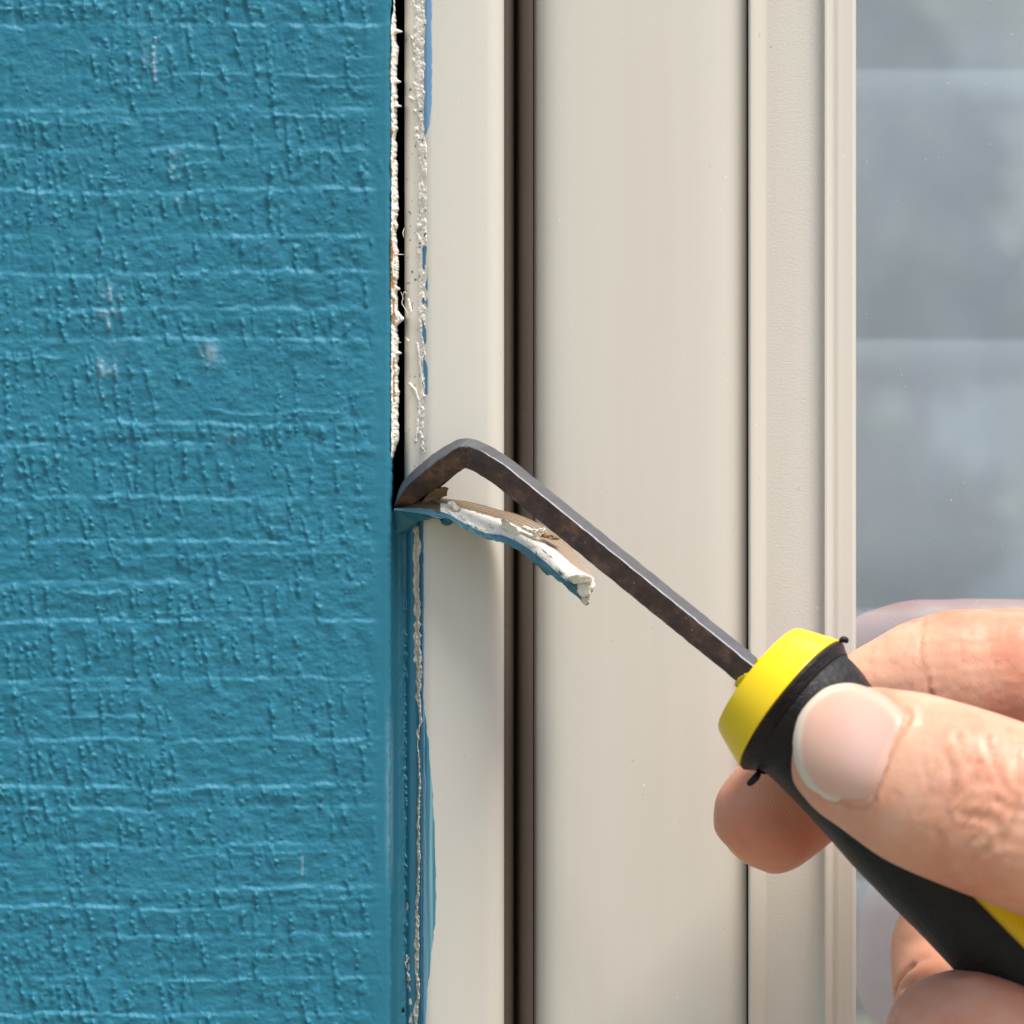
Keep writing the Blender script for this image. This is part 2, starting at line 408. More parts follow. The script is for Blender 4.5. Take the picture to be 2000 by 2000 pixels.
# plain run of the board beyond the close-up
xe = W(-118, 0, YB)[0]; zt = W(0, -128, YB)[2]; zb = W(0, 2128, YB)[2]; xr = W(764, 0, 0)[0]
boxes('board_end', [(-0.14, xe, YB, 0.016, 0.1, 2.3), (xe, xr, YB, 0.016, zt, 2.3), (xe, xr, YB, 0.016, 0.1, zb)], M_BLUE, board)

# ------------------------------------------------------------------ house wall round the opening
XR = 1.0; ZB, ZT = 0.45, 2.05
tag(boxes('house_wall', [(-3.0, -0.14, 0.0, 0.12, 0.0, 2.8), (-0.14, xr - 0.0005, 0.0165, 0.12, 0.0, 2.8),
      (xr, XR + 0.12, 0.0, 0.12, 0.0, ZB - 0.06), (xr, XR + 0.12, 0.0, 0.12, ZT + 0.06, 2.8), (XR + 0.12, 4.0, 0.0, 0.12, 0.0, 2.8)], M_BLUE),
    'blue painted house wall around the window opening', 'wall')

# ------------------------------------------------------------------ window
win = empty('window', (0.3, 0, Z0), 'cream vinyl window with narrow ribbed sash and reflecting glass', 'window')
def X(px, y): return (px - 1000) * K * (D + y) / D
def extrude(name, prof, mat, z0, z1, parent, n=1):
    pts = [(X(p, d), d) for p, d in prof]
    V_, F_ = [], []
    for z in np.linspace(z0, z1, n + 1): V_ += [(x, y, z) for x, y in pts]
    m = len(pts)
    for j in range(n):
        for i in range(m - 1): F_.append((j * m + i, j * m + i + 1, (j + 1) * m + i + 1, (j + 1) * m + i))
    o = mesh_obj(name, V_, F_, mat, parent)
    o.data.set_sharp_from_angle(angle=math.radians(50))
    return o
def arc(cx, cy, rx, ry, a0, a1, n=8):   # px, metres
    return [(cx + rx * math.cos(math.radians(a)), cy + ry * math.sin(math.radians(a))) for a in np.linspace(a0, a1, n)]
FT = -0.0046
frame_prof = [(790, 0.016), (790, -0.0012)] + arc(806, -0.0014, 16, 0.0018, 180, 262, 9) + [(812, -0.00335), (822, -0.0037)] + \
    [(834, FT + 0.00012), (846, FT), (915, FT - 0.00006), (935, FT + 0.00005)] + arc(945, FT + 0.0030, 39.5, 0.0029, 276, 360, 16) + [(984.5, 0.016)]
extrude('outer_frame', frame_prof, M_VINYL, ZB - 0.05, ZT + 0.05, win)
FX = np.array([p for p, d in frame_prof[1:-1]]); FY = np.array([d for p, d in frame_prof[1:-1]])
def frameY(px): return np.interp(px, FX, FY)
gask = [(984.3, 0.012), (984.4, 0.0012), (990, 0.0012), (996, 0.0015), (1000, 0.0022), (1004, 0.0033), (1007, 0.0046), (1008.5, 0.0054), (1010.5, 0.0054), (1011.5, 0.0030), (1013.5, 0.0021), (1018, 0.0017), (1026, 0.0014), (1034, 0.0013), (1040.9, 0.0014), (1040.9, 0.012)]
extrude('weatherstrip', gask, M_GASK, ZB - 0.05, ZT + 0.05, win)
ST = 0.0007
sash = [(1040.5, 0.012), (1040.5, 0.0040)] + arc(1062, 0.0044, 21.5, 0.0020, 180, 245, 7) + [(1062, 0.0021), (1074, 0.00155), (1090, 0.00118), (1115, 0.00090), (1150, ST + 0.00005), (1250, ST - 0.00012), (1350, ST), (1385, ST + 0.0001), (1410, ST + 0.0003), (1430, ST + 0.0007), (1446, ST + 0.0012)] + [(1456, ST + 0.0016), (1458.7, ST + 0.0021), (1458.7, 0.0075)]
extrude('sash', sash, M_VINYL, ZB, ZT, win)
bead1 = [(1458.9, 0.0060), (1461.4, 0.0058), (1461.6, -0.0003)] + arc(1467, -0.0003, 5.4, 0.0009, 180, 275, 6) + [(1474, -0.00105), (1482, -0.0008), (1490, -0.0004), (1493.5, -0.0001), (1496, 0.0003), (1499, 0.0003)]
extrude('glazing_bead', [(p, d + 0.0013) for p, d in bead1], M_VINYL, ZB, ZT, win)
extrude('sash_face', [(1499, 0.0016), (1520, 0.0015), (1580, 0.0016), (1606, 0.0017), (1608, 0.0016)], M_GRAIN, ZB, ZT, win)
bead2 = [(1608, 0.0003), (1610, -0.0004), (1611, -0.0010), (1615, -0.0010), (1621, -0.0005), (1624.5, -0.0001), (1626, 0.0004), (1630, 0.0004), (1634, 0.00025), (1640, 0.0002), (1645, 0.00035), (1652, 0.00025), (1658, 0.0004), (1662, 0.00035), (1668, 0.0004), (1671, 0.0007), (1672, 0.0016), (1672, 0.0120)]
extrude('inner_bead', [(p, d + 0.0013) for p, d in bead2], M_VINYL, ZB, ZT, win)
xg = X(1672, 0.0075)
boxes('head_frame', [(X(985, 0), XR, -0.003, 0.016, ZT, ZT + 0.05), (X(985, 0), XR, -0.003, 0.016, ZB - 0.05, ZB), (XR, XR + 0.1, -0.004, 0.016, ZB - 0.05, ZT + 0.05)], M_VINYL, win)
mesh_obj('glass_pane', [(xg - 0.001, 0.0075, ZB), (XR, 0.0075, ZB), (XR, 0.0075, ZT), (xg - 0.001, 0.0075, ZT)], [(0, 1, 2, 3)], M_GLASS, win, smooth=False)
boxes('jamb_back', [(X(790, 0.016), X(1672, 0.012), 0.0165, 0.12, ZB - 0.05, ZT + 0.05)], M_DARK, win)

# ------------------------------------------------------------------ room, and a blind added to imitate the glass's pale reflected bands
tag(boxes('room', [(-1.5, 3.0, 3.0, 3.1, 0, 2.7), (-1.6, -1.5, 0.12, 3.1, 0, 2.7), (3.0, 3.1, 0.12, 3.1, 0, 2.7), (-1.6, 3.1, 0.12, 3.1, 2.7, 2.8), (-1.6, 3.1, 0.12, 3.1, 0.002, 0.05)], M_ROOM), kind='structure')
bl = empty('band_blind', (0.5, 0.25, ZB), 'grey blue slat blind added behind the glass to imitate pale reflected bands', 'blind')
yb = 0.24
zt0 = Z0 - (150 - 1000) * K * (D + yb) / D; sp = 519 * K * (D + yb) / D
for i in range(-17, 16):
    zt_ = zt0 - i * sp
    if zt_ < ZB or zt_ > ZT: continue
    Vv, Ff = [], []
    for j, s_ in enumerate(np.linspace(0, 1, 9)):
        yy = yb - 0.010 + 0.022 * s_ - 0.004 * math.sin(math.pi * s_) ; zz = zt_ + 0.0 - 0.0 + (-(1 - s_)) * 0 - s_ * (sp * 1.04)
        yy = yb - 0.012 * (1 - s_) + 0.012 * s_ - 0.004 * math.sin(math.pi * s_)
        for x in (0.02, XR - 0.02):
            Vv += [(x, yy, zz), (x, yy + 0.002, zz)]
    for j in range(8):
        a = j * 4
        Ff += [(a, a + 2, a + 6, a + 4), (a + 1, a + 5, a + 7, a + 3)]
    Ff += [(0, 1, 3, 2), (32, 34, 35, 33)]
    mesh_obj('slat', Vv, Ff, M_BLIND, bl)

# ------------------------------------------------------------------ neighbour's house, shrubs (seen mirrored)
def R_(px, py, L): return ((px - 1000) * K / D * L, 0.012 - (L - D), Z0 - (py - 1000) * K / D * L)
nh = empty('neighbour_house', (1, -11, 0), 'pale grey blue house across the lawn, mirrored in the glass', 'house')
yN = R_(0, 0, 13.2)[1]
mesh_obj('wall', [(-6, yN, 0), (8, yN, 0), (8, yN, 3.0), (-6, yN, 3.0), (-6, yN - 5, 0), (8, yN - 5, 0), (8, yN - 5, 3.0), (-6, yN - 5, 3.0)],
         [(3, 2, 1, 0), (1, 2, 6, 5), (0, 4, 7, 3), (4, 5, 6, 7)], M_SIDING, nh, smooth=False)
mesh_obj('roof', [(-6.3, yN + 0.4, 2.9), (8.3, yN + 0.4, 2.9), (8.3, yN - 2.5, 4.6), (-6.3, yN - 2.5, 4.6), (-6.3, yN - 5.4, 2.9), (8.3, yN - 5.4, 2.9)],
         [(0, 1, 2, 3), (3, 2, 5, 4), (0, 3, 4), (1, 5, 2)], M_BARK, nh, smooth=False)
xp = R_(1965, 0, 13.1)[0]
boxes('corner_post', [(xp, xp + 0.18, yN, yN + 0.05, 0.3, 2.9)], M_WHITE, nh)
def shrub(px, py, L, rx, rz, n, seed, name, label):
    r = np.random.default_rng(seed); c = np.array(R_(px, py, L))
    root = empty(name, (c[0], c[1], 0), label, 'shrub')
    Vv, Ff = [], []
    cl = r.normal(0, 0.55, (14, 3)) * (rx, rx, rz)
    for i in range(n):
        p = c + cl[r.integers(14)] + r.normal(0, 0.16, 3) * (rx * 1.3, rx * 1.3, rz)
        a = r.normal(0, 1, 3); a /= np.linalg.norm(a); b = np.cross(a, r.normal(0, 1, 3)); b /= np.linalg.norm(b)
        a *= 0.05; b *= 0.022; k = len(Vv)
        Vv += [tuple(p - a), tuple(p + b), tuple(p + a), tuple(p - b)]; Ff.append((k, k + 1, k + 2, k + 3))
    mesh_obj('foliage', Vv, Ff, M_LEAF, root, smooth=False)
    k = 8; Vv = []; Ff = []
    for z, rr in ((0, 0.05), (c[2], 0.03)):
        Vv += [(c[0] + rr * math.cos(q * math.tau / k), c[1] + rr * math.sin(q * math.tau / k), z) for q in range(k)]
    Ff = [(q, (q + 1) % k, (q + 1) % k + k, q + k) for q in range(k)]
    mesh_obj('stem', Vv, Ff, M_BARK, root)
shrub(1800, 620, 9.5, 0.16, 0.22, 5000, 1, 'tall_shrub', 'tall loose green shrub across the lawn')
shrub(1760, 1090, 9.0, 0.22, 0.2, 6000, 2, 'round_shrub', 'low round dark shrub across the lawn')
shrub(1690, 250, 9.8, 0.14, 0.5, 4000, 3, 'slim_tree', 'slim green tree in front of the pale house')

# ------------------------------------------------------------------ caulk: bead still in the joint + peeled strip
caulk = empty('caulk_bead', (-0.012, 0, Z0), 'old blue painted caulk bead, split and half peeled out of the joint', 'caulk')
u2 = np.arange(758, 830.1, 1.0); v2 = np.arange(1000, 2130, 1.5)
U2, V2 = np.meshgrid(u2, v2)
xc = np.interp(V2, [1000, 1030, 1060, 1090, 1120, 1180, 1250, 1320, 1360, 1385, 1410, 1437, 1455, 1470, 1530, 1600, 1700, 1750, 1760, 1800, 1850, 1900, 1950, 1985, 2130],
               [810, 811, 815, 812, 814, 815, 815.5, 819, 816, 819, 821, 816, 816, 818, 819, 817, 818, 816, 814, 815, 814, 814.5, 816, 812, 816])
wc = np.interp(V2, [1000, 1020, 1060, 1090, 1120, 1250, 1310, 1340, 1400, 1440, 1460, 1600, 1740, 1760, 1860, 1900, 1960, 2130],
               [3, 6, 7, 7.5, 6.5, 6.5, 8, 5, 4, 3, 1.5, 3, 3, 4.0, 5.0, 3.5, 4.5, 3])
xc = xc + 1.3 * fbm(V2 / 17, U2 * 0, 51, 3); wc = 0.85 * wc * (1 + 0.35 * fbm(V2 / 11, U2 * 0, 52, 3))
prof = np.interp(U2, [758, 763, 768, 776, 790, 800, 808, 814, 820, 826, 830], np.array([-5.6, -5.9, -4.3, -3.3, -2.7, -2.7, -3.0, -3.5, -4.05, -4.35, -4.4]) * 1e-3)
prof = prof + 0 * U2
ker = np.hanning(9); ker /= ker.sum()
prof = np.apply_along_axis(lambda q: np.convolve(np.pad(q, 4, mode='edge'), ker, 'valid'), 1, prof)
dcr = np.abs(U2 - xc) / np.maximum(wc, 0.5)
cream = sstep(1.15, 0.85, dcr)
rough = 1e-3 * (0.05 * fbm(U2 / 9, V2 / 22, 53, 3))
lump = np.exp(-((U2 - (796 + 3 * vn(V2 / 80, 0 * U2, 60))) / 4.5) ** 2) * (0.22 * np.clip(fbm(V2 / 9, U2 / 6, 61, 3), -0.3, 1.2)) * sstep(1010, 1250, V2) * 1e-3 * 1.6
yv = prof - rough - lump - cream * (0.00022 + 0.00018 * fbm(U2 / 3, V2 / 5, 54, 3)) + 0.00025 * np.exp(-((dcr - 1.25) / 0.25) ** 2)
hole = np.clip(sstep(3.2, 1.2, np.abs(U2 - (796.5 + 2 * vn(V2 / 12, 0 * U2, 66)))) * sstep(1866, 1872, V2) * sstep(1932, 1926, V2) * sstep(-0.2, 0.2, vn(V2 / 7, U2 / 9, 67))
               + np.exp(-((U2 - 795) / 2.5) ** 2 - ((V2 - 1770) / 7) ** 2) + np.exp(-((U2 - 787) / 2) ** 2 - ((V2 - 1975) / 4) ** 2)
               + sstep(1.5, 0.6, np.abs(U2 - (804 + 3 * vn(V2 / 20, 0 * U2, 69)))) * sstep(1935, 1940, V2) * sstep(-0.3, 0.1, vn(V2 / 9, U2 / 9, 68)), 0, 1)
c2 = sstep(3.0, 2.2, np.abs(U2 - (801.5 - 7 * sstep(1935, 1880, V2) + 2 * vn(V2 / 9, 0 * U2, 70)))) * sstep(1862, 1868, V2) * sstep(0.0, 0.25, vn(V2 / 12, U2 / 5, 71))
c3 = np.exp(-((U2 - 775.5) / 1.6) ** 2 - ((V2 - 1027) / 8) ** 2) * (vn(U2 / 2, V2 / 3, 72) > -0.1)
cream = np.clip(np.maximum(np.maximum(cream, c2), c3), 0, 1)
yv = yv + hole * 0.0007 - c2 * 0.0003
yv = np.where((U2 > 790) & (U2 <= 824), np.minimum(yv, frameY(U2) - 0.00016 + hole * 0.0006), yv)
yv = np.where(U2 > 824, np.maximum(yv, frameY(U2) - 0.00008 + (U2 - 824) * 0.00005), yv)
edge_highlight = 0.5 * np.exp(-((U2 - 765) / 2.5) ** 2) * sstep(1350, 1480, V2) * sstep(1760, 1650, V2)  # painted highlight beside the board's rounded edge
big_grid('joint_bead', WA(U2, V2, yv), M_BEAD, caulk, attrs={'cream': cream, 'hole': hole, 'wear_highlight': edge_highlight})
# small curl of paint near the foot
boxes_crack = None

# paint smear on the frame
def film(name, mat, xl, xr_, ylo, yhi, seed, parent, thick=0.00009):
    uu = np.arange(min(xl(np.arange(ylo, yhi, 5)).min(), 800) if False else 822, 862, 0.8); vv = np.arange(ylo, yhi, 2.0)
    A, B = np.meshgrid(uu, vv)
    m = np.minimum(A - xl(B), xr_(B) - A) + 0.8 * fbm(A / 3, B / 14, seed, 3) + 1.2 * fbm(A * 0, B / 45, seed + 1, 3)
    t = np.clip(m / 1.5, -1, 1) * thick
    yy = frameY(A) - t
    keep = (m[:-1, :-1] > -0.8) | (m[1:, 1:] > -0.8)
    big_grid(name, WA(A, B, yy), mat, parent, keep=keep)
film('paint_smear', M_SMEAR, lambda y: np.full_like(y, 824.0), lambda y: np.interp(y, [1360, 1390, 1450, 1550, 1650, 1750, 1800, 1850, 1950, 2000, 2130], [822, 829, 837, 846, 850, 852, 849, 843, 835, 831, 826]), 1350, 2130, 81, win)
film('thin_paint_line', M_SMEAR2, lambda y: np.full_like(y, 824.0), lambda y: np.interp(y, [1000, 1360, 1400, 1500, 2130], [827, 828, 829, 831, 830]), 1010, 2130, 83, win, 0.00016)
film('upper_paint_smear', M_SMEAR2, lambda y: np.interp(y, [0, 100, 250, 275], [831, 829, 826, 830]), lambda y: np.interp(y, [-130, 0, 200, 240, 262, 275], [843, 843, 843.5, 841, 833, 828]), -130, 276, 84, win)

# scraped residue on the frame's left edge
A, B = np.meshgrid(np.arange(791, 836, 0.9), np.arange(-130, 930, 1.1))
n1 = fbm(A / 5.5, B / 9, 90, 4); n2 = fbm(A / 13, B / 42, 94, 3)
cent = np.interp(B, [-130, 0, 90, 260, 300, 420, 600, 700, 760, 900], [818, 818, 820, 818, 828, 826, 824, 826, 824, 824])
wid = np.interp(B, [-130, 90, 150, 270, 320, 430, 520, 640, 700, 760, 800, 900], [13, 13, 10, 9, 8, 11, 8, 6, 5, 6, 6, 5])
bias = np.interp(B, [-130, 120, 200, 300, 400, 560, 640, 740, 860, 930], [0.25, 0.2, 0.05, -0.05, 0.15, 0.05, -0.25, -0.1, -0.15, -1])
m = bias + 0.95 * n1 + 0.5 * n2 + 0.75 - ((A - cent) / wid) ** 2
m = np.where(A > 832.5, m - (A - 832.5) * 0.8, m)
# long shavings
for (pts) in [[(800, 750), (811, 762), (820, 790), (817, 815), (812, 860)], [(815, 672), (819, 700), (824, 742)], [(797, 585), (803, 610)], [(792, 660), (797, 666)], [(801, 190), (808, 194)]]:
    p = np.array(pts, float)
    for a_, b_ in zip(p[:-1], p[1:]):
        d_ = b_ - a_; t_ = np.clip(((A - a_[0]) * d_[0] + (B - a_[1]) * d_[1]) / (d_ @ d_), 0, 1)
        dd = np.hypot(A - a_[0] - t_ * d_[0], B - a_[1] - t_ * d_[1])
        m = np.maximum(m, 1.1 - dd / 2.6 + 0.35 * n1)
blueA = ((A > 824.5) & (B > 480) & (B < 770) & (fbm(A / 9, B / 36, 101, 2) > 0.0)).astype(float)
blueA = np.maximum(blueA, ((fbm(A / 5, B / 7, 105, 2) > 0.95)).astype(float))
m = np.where(blueA > 0.5, np.maximum(m, 0.35), m)
th = np.clip(m, -0.6, 1.2) * 0.00022 + np.where(m > 0, 0.00005 * fbm(A / 2.5, B / 2.5, 110, 2), 0)
th = np.where(blueA > 0.5, np.clip(m, -0.5, 0.3) * 0.00018, th)
keep = (m[:-1, :-1] > -0.5) | (m[1:, 1:] > -0.5)
big_grid('caulk_residue', WA(A, B, frameY(A) - th), M_RES, win, keep=keep, attrs={'blue': blueA, 'wood': A * 0})

# torn caulk left along the board's edge
A, B = np.meshgrid(np.arange(758, 790, 0.8), np.arange(-130, 900, 1.2))
rightE = 772.5 + 2.2 * fbm(B / 19, A * 0, 120, 4) + 1.2 * fbm(B / 5, A * 0, 121, 2) + np.interp(B, [-130, 20, 60, 400, 700, 830, 866, 900], [-2, -4, 0, 0, 1.5, 3, 1, -14])
leftE = 763.0 - 2.6 * np.clip(fbm(B / 30, A * 0, 130, 3), -0.2, 1.4) + np.interp(B, [-130, 20, 60, 860], [6, 6, 0, 0])
for yb_, ln, ww in [(60, 12, 3), (158, 8, 3), (206, 9, 2), (563, 8, 3), (620, 9, 6), (688, 8, 3), (620, 4, 9)]:
    rightE = rightE + ln * np.exp(-((B - yb_ - (A - 772) * 0.15) / ww) ** 2)
m = np.minimum(A - leftE, rightE - A)
yy = YB + 0.00025 - 0.00028 * np.clip(m / 3, 0, 1) - 0.00012 * fbm(A / 3.5, B / 6, 133, 3) + 0.004 * np.clip(-m / 4, 0, 1)
yy = yy + 0.0006 * sstep(764, 770, A)
keep = (m[:-1, :-1] > -3) | (m[1:, 1:] > -3)
wood = np.clip(sstep(0.1, 0.5, fbm(A / 7, B / 26, 140, 3) + 0.75 * (np.exp(-((B - 560) / 60) ** 2) + np.exp(-((B - 780) / 26) ** 2)) - 0.25) * sstep(775, 768, A) + 0.7 * sstep(764.5, 763, A), 0, 1)
big_grid('torn_caulk', WA(A, B, yy), M_RES, board, keep=keep, attrs={'blue': A * 0, 'wood': wood})
# loose hairs of caulk in the gap
def thread(pts, r, mat, name, parent):
    p = crom([W(*q) for q in pts], 6); Vv, Ff = [], []; n = 6
    for i, c in enumerate(p):
        t = p[min(i + 1, len(p) - 1)] - p[max(i - 1, 0)]; t /= np.linalg.norm(t)
        a = np.cross(t, (0, 1, 0.01)); a /= np.linalg.norm(a); b = np.cross(t, a)
        rr = r * (0.35 + 0.65 * math.sin(math.pi * (i + 0.6) / (len(p) + 0.4)))
        for k in range(n):
            Vv.append(c + rr * (a * math.cos(k * math.tau / n) + b * math.sin(k * math.tau / n)))
    for i in range(len(p) - 1):
        for k in range(n): Ff.append((i * n + k, i * n + (k + 1) % n, (i + 1) * n + (k + 1) % n, (i + 1) * n + k))
    return mesh_obj(name, Vv, Ff, mat, parent)
M_HAIR = mat_simple('caulk_thread', (0.62, 0.56, 0.47), (0.8, 0.76, 0.7), 500, 0.6)
for q in [[(771, 496, -.0055), (779, 497, -.005), (789, 497, -.004)], [(770, 668, -.0055), (783, 669, -.004)], [(771, 438, -.0055), (774, 441, -.005)], [(783, 570, -.0025), (787, 582, -.003), (785, 592, -.003), (792, 604, -.003), (796, 612, -.0035)],
          [(786, 578, -.003), (790, 570, -.003), (795, 574, -.0032)], [(790, 445, -.0025), (787, 455, -.003), (789, 464, -.003)]]:
    thread(q, 0.00005, M_HAIR, 'caulk_thread', win)

# the peeled strip
def cp(l): return [(700 + a * 0.28468, 800 + b * 0.28468) for a, b in l]
rowT = cp([(300, 655), (430, 600), (620, 612), (800, 640), (950, 682), (1100, 722), (1270, 800), (1400, 900), (1500, 1000), (1590, 1108)])
rowC = cp([(285, 665), (420, 648), (600, 648), (760, 695), (900, 735), (1030, 778), (1180, 858), (1330, 955), (1460, 1065), (1600, 1155)])
rowB = cp([(245, 680), (420, 681), (600, 712), (740, 790), (870, 848), (1000, 870), (1140, 940), (1290, 1055), (1430, 1175), (1595, 1250)])
rowL = cp([(245, 690), (400, 708), (590, 735), (730, 815), (870, 880), (980, 900), (1110, 975), (1250, 1080), (1400, 1190), (1560, 1345)])
ys = {'T': [-.0035, -.0052, -.0060, -.0066, -.0072, -.0078, -.0084, -.0091, -.0098, -.0105],
      'C': [-.0038, -.0070, -.0086, -.0094, -.0101, -.0108, -.0115, -.0123, -.0130, -.0136],
      'B': [-.0060, -.0084, -.0104, -.0116, -.0124, -.0132, -.0140, -.0148, -.0155, -.0158],
      'L': [-.0060, -.0086, -.0105, -.0117, -.0126, -.0134, -.0141, -.0148, -.0154, -.0156]}
def row3(r, yl): return crom([(a, b, y) for (a, b), y in zip(r, yl)], 26)
RT, RC, RB, RL = row3(rowT, ys['T']), row3(rowC, ys['C']), row3(rowB, ys['B']), row3(rowL, ys['L'])
RBK = (RT + RL) / 2; RBK[:, 2] = np.maximum(RT[:, 2], RL[:, 2]) + 0.0022
N = len(RT); tt = np.linspace(0, 1, N)
rows, at_br, at_bl, at_v = [], [], [], []
seq = [(RBK, RT, 'n', 4), (RT, RC, 'b', 9), (RC, RB, 'c', 12), (RB, RL, 'l', 8), (RL, RBK, 'l', 5)]
for a, b, k, n in seq:
    for j in range(n):
        f = j / n; p = a * (1 - f) + b * f
        rows.append(p); at_br.append(1.0 if k in 'nb' else 0.0); at_bl.append(1.0 if k == 'l' else 0.0); at_v.append(len(rows) * 0.3)
rows.append(rows[0]); at_br.append(1.0); at_bl.append(0.0); at_v.append(len(rows) * 0.3)
G = np.array(rows); R = len(G)
ri = np.arange(R)[:, None] * np.ones((1, N)); ci = np.ones((R, 1)) * np.arange(N)[None]
cyc = np.minimum(ri, R - 1 - ri) * 0 + ri
isc = (1 - np.array(at_br) - np.array(at_bl))[:, None]
bulge = isc * np.sin(np.clip((ri - 13) / 12, 0, 1) * math.pi)
amp = sstep(0.02, 0.3, tt)[None]
n3 = fbm(ci / 9, ri / 3.0, 150, 4); n4 = fbm(ci / 3.5, ri / 1.7, 155, 3)
closed = np.where((ri == 0) | (ri == R - 1), 0, 1)
G[..., 2] -= (0.0006 * bulge * amp + (0.00022 * n3 + 0.00012 * n4) * amp * (0.4 + isc)) * closed
G[..., 1] += (n3 * 1.7 + n4 * 1.6) * amp * closed * (0.12 + 1.1 * isc)
# ragged lower lip
rag = np.exp(-((ri - 33) / 2.2) ** 2)
G[..., 1] += rag * amp * (3.5 * np.abs(fbm(ci / 12, ri * 0, 160, 3)) + 7 * np.exp(-((ci / N - 0.19) / 0.03) ** 2))
# ragged end
endj = sstep(0.90, 1.0, tt)[None]
G[..., 0] += endj * 9 * fbm(ri / 4.0, ci / 30, 170, 3) * closed
cap = np.repeat(G[:, -1:, :].mean(0, keepdims=True), R, 0)
cap[..., 0] -= 3
G = np.concatenate([G, G[:, -1:, :] * 0.5 + cap * 0.5 + np.array([2.5, 0, 0]), cap], 1)
uu_ = np.concatenate([np.repeat(tt[None], R, 0), np.ones((R, 2))], 1)
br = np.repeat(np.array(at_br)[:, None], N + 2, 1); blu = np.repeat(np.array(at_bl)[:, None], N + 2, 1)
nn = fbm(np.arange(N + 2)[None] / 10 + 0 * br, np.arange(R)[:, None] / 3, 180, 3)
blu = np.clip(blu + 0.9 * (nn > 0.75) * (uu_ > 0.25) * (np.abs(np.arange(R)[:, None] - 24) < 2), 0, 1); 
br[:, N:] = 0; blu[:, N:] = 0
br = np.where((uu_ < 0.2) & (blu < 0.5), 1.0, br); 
vv_ = np.repeat(np.array(at_v)[:, None], N + 2, 1)
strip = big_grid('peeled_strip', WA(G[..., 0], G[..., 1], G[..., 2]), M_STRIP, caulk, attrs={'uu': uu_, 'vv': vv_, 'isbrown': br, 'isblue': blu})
tag(strip, 'curled peeled length of caulk, cream inside and blue outside')
# torn flap at the root + loose crumbs on the strip
def chip(name, pts, mat, parent, th=0.0005, dz=0.0, seed=0, attrs=None):
    """irregular flake: outline px points with depth, thickness towards the wall, subdivided and roughened"""
    bm = bmesh.new(); f = [bm.verts.new(W(*p)) for p in pts]; b = [bm.verts.new(W(p[0] + 1.0, p[1] - 1.0, p[2] + th)) for p in pts]
    n = len(f); bm.faces.new(f); bm.faces.new(b[::-1])
    for i in range(n): bm.faces.new((f[i], b[i], b[(i + 1) % n], f[(i + 1) % n]))
    bmesh.ops.triangulate(bm, faces=bm.faces[:])
    bmesh.ops.subdivide_edges(bm, edges=bm.edges[:], cuts=4, use_grid_fill=True)
    r = random.Random(seed)
    for v_ in bm.verts: v_.co += Vector([r.uniform(-1, 1) * 0.00016 for _ in range(3)])
    bmesh.ops.smooth_vert(bm, verts=bm.verts[:], factor=0.4, use_axis_x=True, use_axis_y=True, use_axis_z=True)
    bmesh.ops.recalc_face_normals(bm, faces=bm.faces[:])
    me = bpy.data.meshes.new(name); bm.to_mesh(me); bm.free(); me.materials.append(mat)
    me.polygons.foreach_set('use_smooth', np.ones(len(me.polygons), bool))
    o = bpy.data.objects.new(name, me); C.objects.link(o); o.parent = parent; return o
M_TORN = mat_simple('torn_caulk_brown', (0.08, 0.04, 0.015), (0.36, 0.23, 0.11), 600, 0.6, 1500, 0.0001)
M_CREAM = mat_simple('caulk_cream', (0.72, 0.63, 0.46), (0.90, 0.87, 0.78), 700, 0.55, 1800, 0.0001)
def cq(l, y): return [(700 + a * 0.28468, 800 + b * 0.28468, y + (c if c else 0)) for a, b, c in l]
chip('torn_flap', cq([(430, 640, 0.001), (500, 545, 0), (560, 535, 0), (615, 540, 0), (600, 590, 0), (560, 610, 0), (520, 630, 0)], -.0078), M_TORN, strip, 0.0006, seed=1)
chip('caulk_crumb', cq([(1110, 812, 0), (1135, 797, 0), (1180, 822, 0), (1230, 826, 0), (1275, 812, 0), (1282, 832, 0), (1225, 852, 0), (1215, 885, 0), (1195, 880, 0), (1195, 850, 0), (1150, 832, 0)], -.0128), M_CREAM, strip, 0.0009, seed=2)
chip('caulk_crumb', cq([(980, 765, 0), (1005, 745, 0), (1035, 785, 0), (1085, 815, 0), (1110, 850, 0), (1060, 865, 0), (1010, 830, 0), (985, 800, 0)], -.0130), M_CREAM, strip, 0.0010, seed=3)
chip('caulk_crumb', cq([(610, 640, 0), (640, 625, 0), (680, 660, 0), (700, 690, 0), (655, 690, 0), (640, 665, 0)], -.0106), M_CREAM, strip, 0.0010, seed=4)
chip('caulk_crumb', cq([(1500, 1130, 0), (1580, 1140, 0), (1607, 1165, 0), (1590, 1185, 0), (1530, 1195, 0), (1470, 1190, 0), (1440, 1150, 0)], -.0166), M_CREAM, strip, 0.0018, seed=5)
chip('caulk_crumb', cq([(1500, 1200, 0), (1570, 1195, 0), (1590, 1230, 0), (1592, 1275, 0), (1540, 1290, 0), (1500, 1250, 0)], -.0164), M_CREAM, strip, 0.0018, seed=6)
chip('caulk_crumb', cq([(1530, 1285, 0), (1570, 1295, 0), (1585, 1325, 0), (1560, 1340, 0), (1530, 1320, 0)], -.0160), M_CREAM, strip, 0.0014, seed=7)
chip('caulk_crumb', cq([(1290, 845, 0), (1340, 870, 0), (1385, 885, 0), (1365, 897, 0), (1300, 885, 0), (1250, 868, 0)], -.0124), M_TORN, strip, 0.0008, seed=8)
chip('paint_lip', cq([(555, 735, 0), (640, 750, 0), (650, 775, 0), (625, 790, 0), (600, 797, 0), (575, 780, 0), (560, 755, 0)], -.0092), M_BEAD, strip, 0.0006, seed=9)
